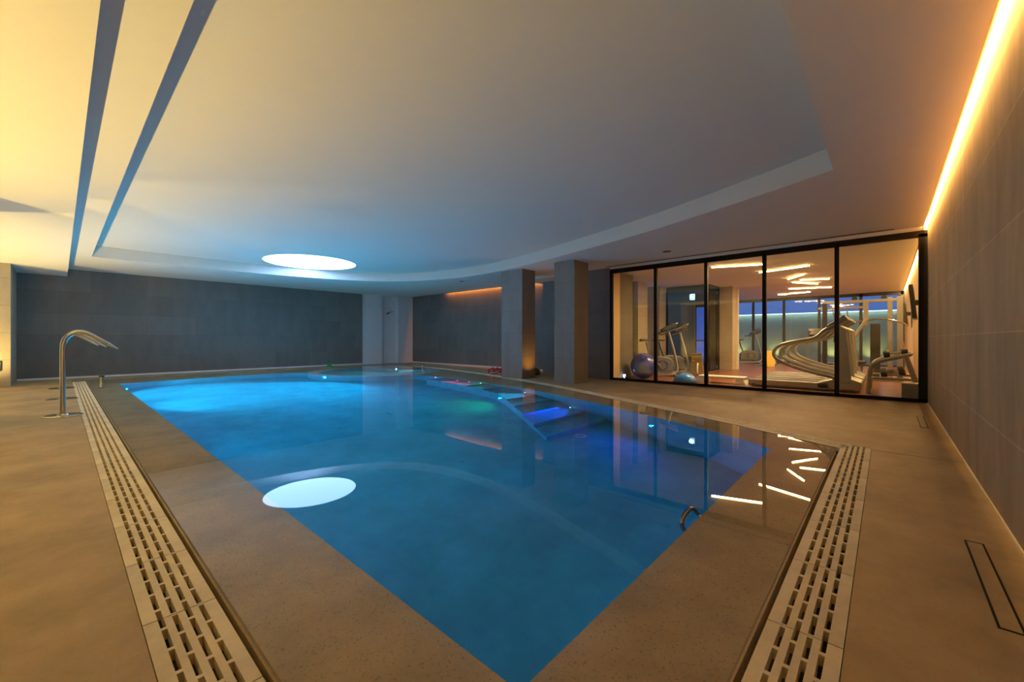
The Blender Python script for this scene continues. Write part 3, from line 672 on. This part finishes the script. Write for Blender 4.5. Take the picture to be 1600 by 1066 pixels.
def treadmill(loc, lb):
    e = empty('treadmill', loc, -PI / 2, lb, 'treadmill', 'row of treadmills facing the right wall')
    MB().box(0.0, 1.55, -0.26, 0.26, 0.12, 0.155).build('running_belt', M['belt'], e, bevel=0.01)
    for sg in (-1, 1):
        MB().box(0.0, 1.5, sg * 0.32 - 0.06, sg * 0.32 + 0.06, 0.06, 0.17).build('side_rail', M['silver'], e, bevel=0.012)
        MB().tube([(1.60, sg * .38, 1.38), (1.42, sg * .38, 1.28), (1.25, sg * .39, 1.12), (0.95, sg * .40, 1.05), (0.66, sg * .40, 0.97), (0.52, sg * .40, 0.82), (0.56, sg * .40, 0.66), (0.80, sg * .40, 0.52), (1.15, sg * .39, 0.40), (1.55, sg * .37, 0.30), (1.72, sg * .35, 0.22)], 0.035, 12, 4).build('handrail', M['rail'], e, smooth=True)
        MB().prism([(1.60, 0.2), (1.86, 0.2), (1.78, 1.30), (1.62, 1.42)], sg * .36 - .035, sg * .36 + .035).build('upright', M['silver'], e, bevel=0.015)
    MB().box(0.0, 1.75, -0.37, 0.37, 0.03, 0.09).build('frame', M['greyplastic'], e, bevel=0.01)
    MB().prism([(1.28, 0.05), (2.0, 0.05), (2.02, 0.22), (1.75, 0.32), (1.28, 0.17)], -0.38, 0.38).build('motor_hood', M['silver'], e, bevel=0.02)
    con = MB().prism([(1.48, 1.26), (1.80, 1.50), (1.74, 1.60), (1.44, 1.36)], -0.40, 0.40).build('console', M['greyplastic'], e, bevel=0.02)
    MB().prism([(1.52, 1.375), (1.70, 1.515), (1.694, 1.525), (1.514, 1.385)], -0.2, 0.2, Matrix.Translation((-0.02, 0, 0.03))).build('screen', M['screen'], con)
    for sg in (-1, 1): MB().tube([(0.12, sg * .33, 0.04), (0.12, sg * .39, 0.04)], 0.04, 12).build('roller_foot', M['darkplastic'], e, smooth=True)
for x, lb in ((11.15, 'silver treadmill nearest the gym glass in the row'), (12.25, 'silver treadmill in the middle of the row of three'), (13.35, 'silver treadmill farthest back in the row of three')):
    treadmill((x, 2.38, 0), lb)
# dumbbell rack and dumbbells
e = empty('dumbbell_rack', (10.62, -0.15, 0), 0, 'grey tubular dumbbell rack against the right wall just behind the glass', 'dumbbell rack')
for x in (0.0, 1.25):
    MB().tube([(x, 0.42, 0.02), (x, 0.40, 0.30), (x, 0.37, 0.55), (x, 0.26, 0.66), (x, 0.02, 0.74), (x, -0.16, 0.80), (x, -0.20, 0.79)], 0.036, 14, 4).build('end_frame', M['silver'], e, smooth=True)
    MB().tube([(x, -0.12, 0.79), (x, -0.33, 0.02)], 0.034, 14).build('rear_leg', M['silver'], e, smooth=True)
    MB().tube([(x, 0.40, 0.34), (x, -0.24, 0.34)], 0.028, 12).build('cross_tube', M['silver'], e, smooth=True)
for (z, y, nm) in ((0.36, 0.06, 'lower'), (0.74, 0.02, 'upper')):
    mb = MB(); mb.bar((0, y + 0.17, z - 0.02), (1.25, y + 0.17, z - 0.02), 0.05, 0.03); mb.bar((0, y - 0.10, z + 0.03), (1.25, y - 0.10, z + 0.03), 0.05, 0.03)
    mb.build('shelf_rail', M['silver'], e)
db = empty('dumbbell', (0, 0, 0), 0)
MB().tube([(0, -0.09, 0), (0, 0.09, 0)], 0.015, 12).build('handle', M['chrome'], db, smooth=True)
for sg in (-1, 1):
    MB().lathe([(0, -0.045), (0.055, -0.045), (0.065, -0.03), (0.065, 0.03), (0.055, 0.045), (0, 0.045)], 10, mat=Matrix.Translation((0, sg * 0.13, 0)) @ Matrix.Rotation(PI / 2, 4, 'X')).build('weight_head', M['pad'], db, smooth=True)
used = False
for (z, y, row) in ((0.445, -0.12, 'lower'), (0.825, -0.16, 'upper')):
    for k in range(6):
        o = dup(db) if used else db
        used = True
        o.location = (10.74 + k * 0.2, y + 0.03, z - 0.005); o.rotation_euler.x = -0.18
        tag(o, 'black dumbbell resting on the %s shelf of the grey rack' % row, 'dumbbell', 'dumbbells on the %s rack shelf' % row)
# cable machine
e = empty('cable_machine', (14.7, 0.1, 0), 0, 'tall silver multi station cable machine with weight stacks near the right wall', 'cable machine')
mb = MB(); mb.box(-0.06, 0.06, -0.42, -0.30, 0, 2.2); mb.build('upright', M['silver'], e, bevel=0.01)
MB().box(-0.05, 0.05, -0.22, -0.12, 0, 2.2).build('upright', M['silver'], e, bevel=0.01)
MB().box(-0.05, 0.05, 0.26, 0.36, 1.45, 2.13).build('upright', M['silver'], e, bevel=0.01)
MB().box(-0.04, 0.04, -0.42, 1.25, 2.08, 2.16).build('top_beam', M['silver'], e, bevel=0.01)
MB().box(-0.03, 0.03, 0.26, 1.35, 1.93, 1.99).build('lower_beam', M['silver'], e, bevel=0.01)
MB().box(-0.10, 0.10, 1.15, 1.25, 0, 2.1).build('upright', M['darkmetal'], e, bevel=0.01)
for x in (-0.08, 0.08):
    MB().bar((x * 2.2, 0.30, 1.62), (x * 2.2, 1.10, 0.12), 0.05, 0.07).build('inclined_rail', M['silver'], e, bevel=0.008)
MB().box(-0.16, 0.16, 0.02, 0.22, 0.1, 1.5).build('weight_stack', M['pad'], e, bevel=0.01)
for k, (y, z) in enumerate(((1.02, 1.95), (0.88, 1.95), (0.72, 2.0))):
    MB().tube([(0, y, z), (0, y - 0.07, 1.30)], 0.014, 8).build('guide_rod', M['chrome'], e, smooth=True)
MB().box(-0.08, 0.08, 0.72, 1.0, 1.0, 1.28).build('weight_block', M['darkmetal'], e, bevel=0.01)
MB().tube([(-0.05, -0.52, 1.42), (-0.05, -0.36, 1.54), (-0.05, -0.1, 1.61), (-0.05, 0.25, 1.61), (-0.05, 0.52, 1.55), (-0.05, 0.62, 1.45)], 0.022, 10, 4).build('pull_bar', M['chrome'], e, smooth=True)
MB().tube([(0, -0.33, 1.44), (0, -0.42, 1.0), (0, -0.46, 0.75)], 0.012, 8).build('strap', M['orange'], e, smooth=True)
MB().box(-0.20, 0.20, 0.30, 0.90, 0.42, 0.50).build('bench_pad', M['pad'], e, bevel=0.03)
MB().tube([(0, 0.4, 0.42), (0, 0.4, 0.06), (0, 0.9, 0.06), (0, 0.8, 0.42)], 0.03, 10).build('bench_frame', M['silver'], e, smooth=True)
MB().box(-0.35, 0.35, -0.42, 1.3, 0.0, 0.06).build('base_frame', M['silver'], e, bevel=0.01)
for (y, z) in ((-0.05, 2.2), (0.55, 2.2), (0.7, 0.3), (0.95, 0.2)):
    MB().lathe([(0, -0.02), (0.06, -0.02), (0.045, 0), (0.06, 0.02), (0, 0.02)], 16, mat=Matrix.Translation((0.0, y, z)) @ Matrix.Rotation(PI / 2, 4, 'Y')).build('pulley', M['darkplastic'], e, smooth=True)
# recumbent bench piece / stepper between treadmills and machine
e = empty('stepper', (15.6, 1.55, 0), 0.4, 'dark stepper machine with tilted console beyond the treadmills', 'stepper')
MB().box(-0.35, 0.35, -0.28, 0.28, 0.0, 0.12).build('base', M['greyplastic'], e, bevel=0.02)
for sg in (-1, 1):
    MB().tube([(0.25, sg * .2, 0.1), (0.20, sg * .22, 0.8), (0.05, sg * .22, 1.25), (-0.15, sg * .22, 1.35)], 0.025, 10, 4).build('handrail', M['rail'], e, smooth=True)
    MB().prism([(-0.35, 0.22), (0.05, 0.30), (0.05, 0.34), (-0.35, 0.26)], sg * .13 - .09, sg * .13 + .09).build('pedal', M['pad'], e)
MB().prism([(0.08, 1.15), (0.25, 1.35), (0.19, 1.42), (0.02, 1.22)], -0.2, 0.2).build('console', M['darkplastic'], e, bevel=0.02)
# exercise bike far back seen through the doorway
bike((20.6, 4.55, 0), math.radians(-60), 'grey exercise bike far back in the gym, beside the rear glazing')
e = empty('floor_sign', (19.2, 3.45, 0), 0.3, 'yellow folding floor sign standing on a blue mat at the back of the gym', 'floor sign')
for sg in (-1, 1): MB().prism([(sg * .16, 0.0), (sg * .17, 0.0), (0.01 * sg, 0.62), (0, 0.62)], -0.13, 0.13).build('panel', M['yellow'], e)
tag(MB().box(-0.5, 0.5, -0.3, 0.3, 0, 0.03).build('exercise_mat', M['blue'], loc=(20.0, 3.75, 0), bevel=0.01), 'blue exercise mat on the floor at the back of the gym', 'mat')
# televisions on the right wall of the gym
for (x, lb) in ((11.2, 'dark flat television tilted on the right gym wall, nearer the glass'), (16.0, 'dark flat television tilted on the right gym wall, farther back')):
    e = empty('television', (x, -0.505, 1.80), 0, lb, 'television')
    T = Matrix.Translation((0, 0.12, 0)) @ Matrix.Rotation(math.radians(-3), 4, 'Z') @ Matrix.Rotation(math.radians(-5), 4, 'X')
    casing = MB().box(-0.50, 0.50, -0.03, 0.03, -0.32, 0.32, T).build('casing', M['darkplastic'], e, bevel=0.008)
    MB().box(-0.47, 0.47, 0.031, 0.034, -0.29, 0.29, T).build('screen', M['screen'], casing)
    MB().bar((0, 0.005, 0), (0, 0.09, 0), 0.1, 0.1).build('wall_bracket', M['darkmetal'], e)
e = empty('storage_box', (10.25, -0.33, 0), 0, 'plain grey storage box on the gym floor in the right corner behind the glass', 'box')
MB().box(-0.14, 0.14, -0.15, 0.13, 0.0, 0.28).build('body', M['boxgrey'], e, bevel=0.006)
MB().box(-0.15, 0.15, -0.16, 0.14, 0.28, 0.31).build('lid', M['boxgrey'], e, bevel=0.006)
# small bright spot by the gym ball, and the wall wash inside the gym
e = empty('floor_uplight', (10.62, 5.42, 0.10), 0, 'tiny bright white light on the gym pilaster beside the violet ball', 'floor light')
MB().lathe([(0.0, 0.0), (0.03, 0.0), (0.035, -0.03), (0.0, -0.10)], 16).build('body', emit('spot_lens', (1, 0.9, 0.85), 12), e, smooth=True)
e = empty('cove_light', (16.0, -0.46, 2.98), 0, 'warm linear cove light washing the right wall inside the gym', 'cove light')
MB().box(-5.9, 5.9, -0.055, -0.03, -0.03, -0.015).build('light_strip', emit('gym_cove_strip', (1.0, 0.60, 0.2), 6.0), e)
lamp('AREA', 'strip_light', e, (0.0, -0.03, -0.04), (1.0, 0.58, 0.18), 260, 11.6, (0, 0, 0), 0.03)
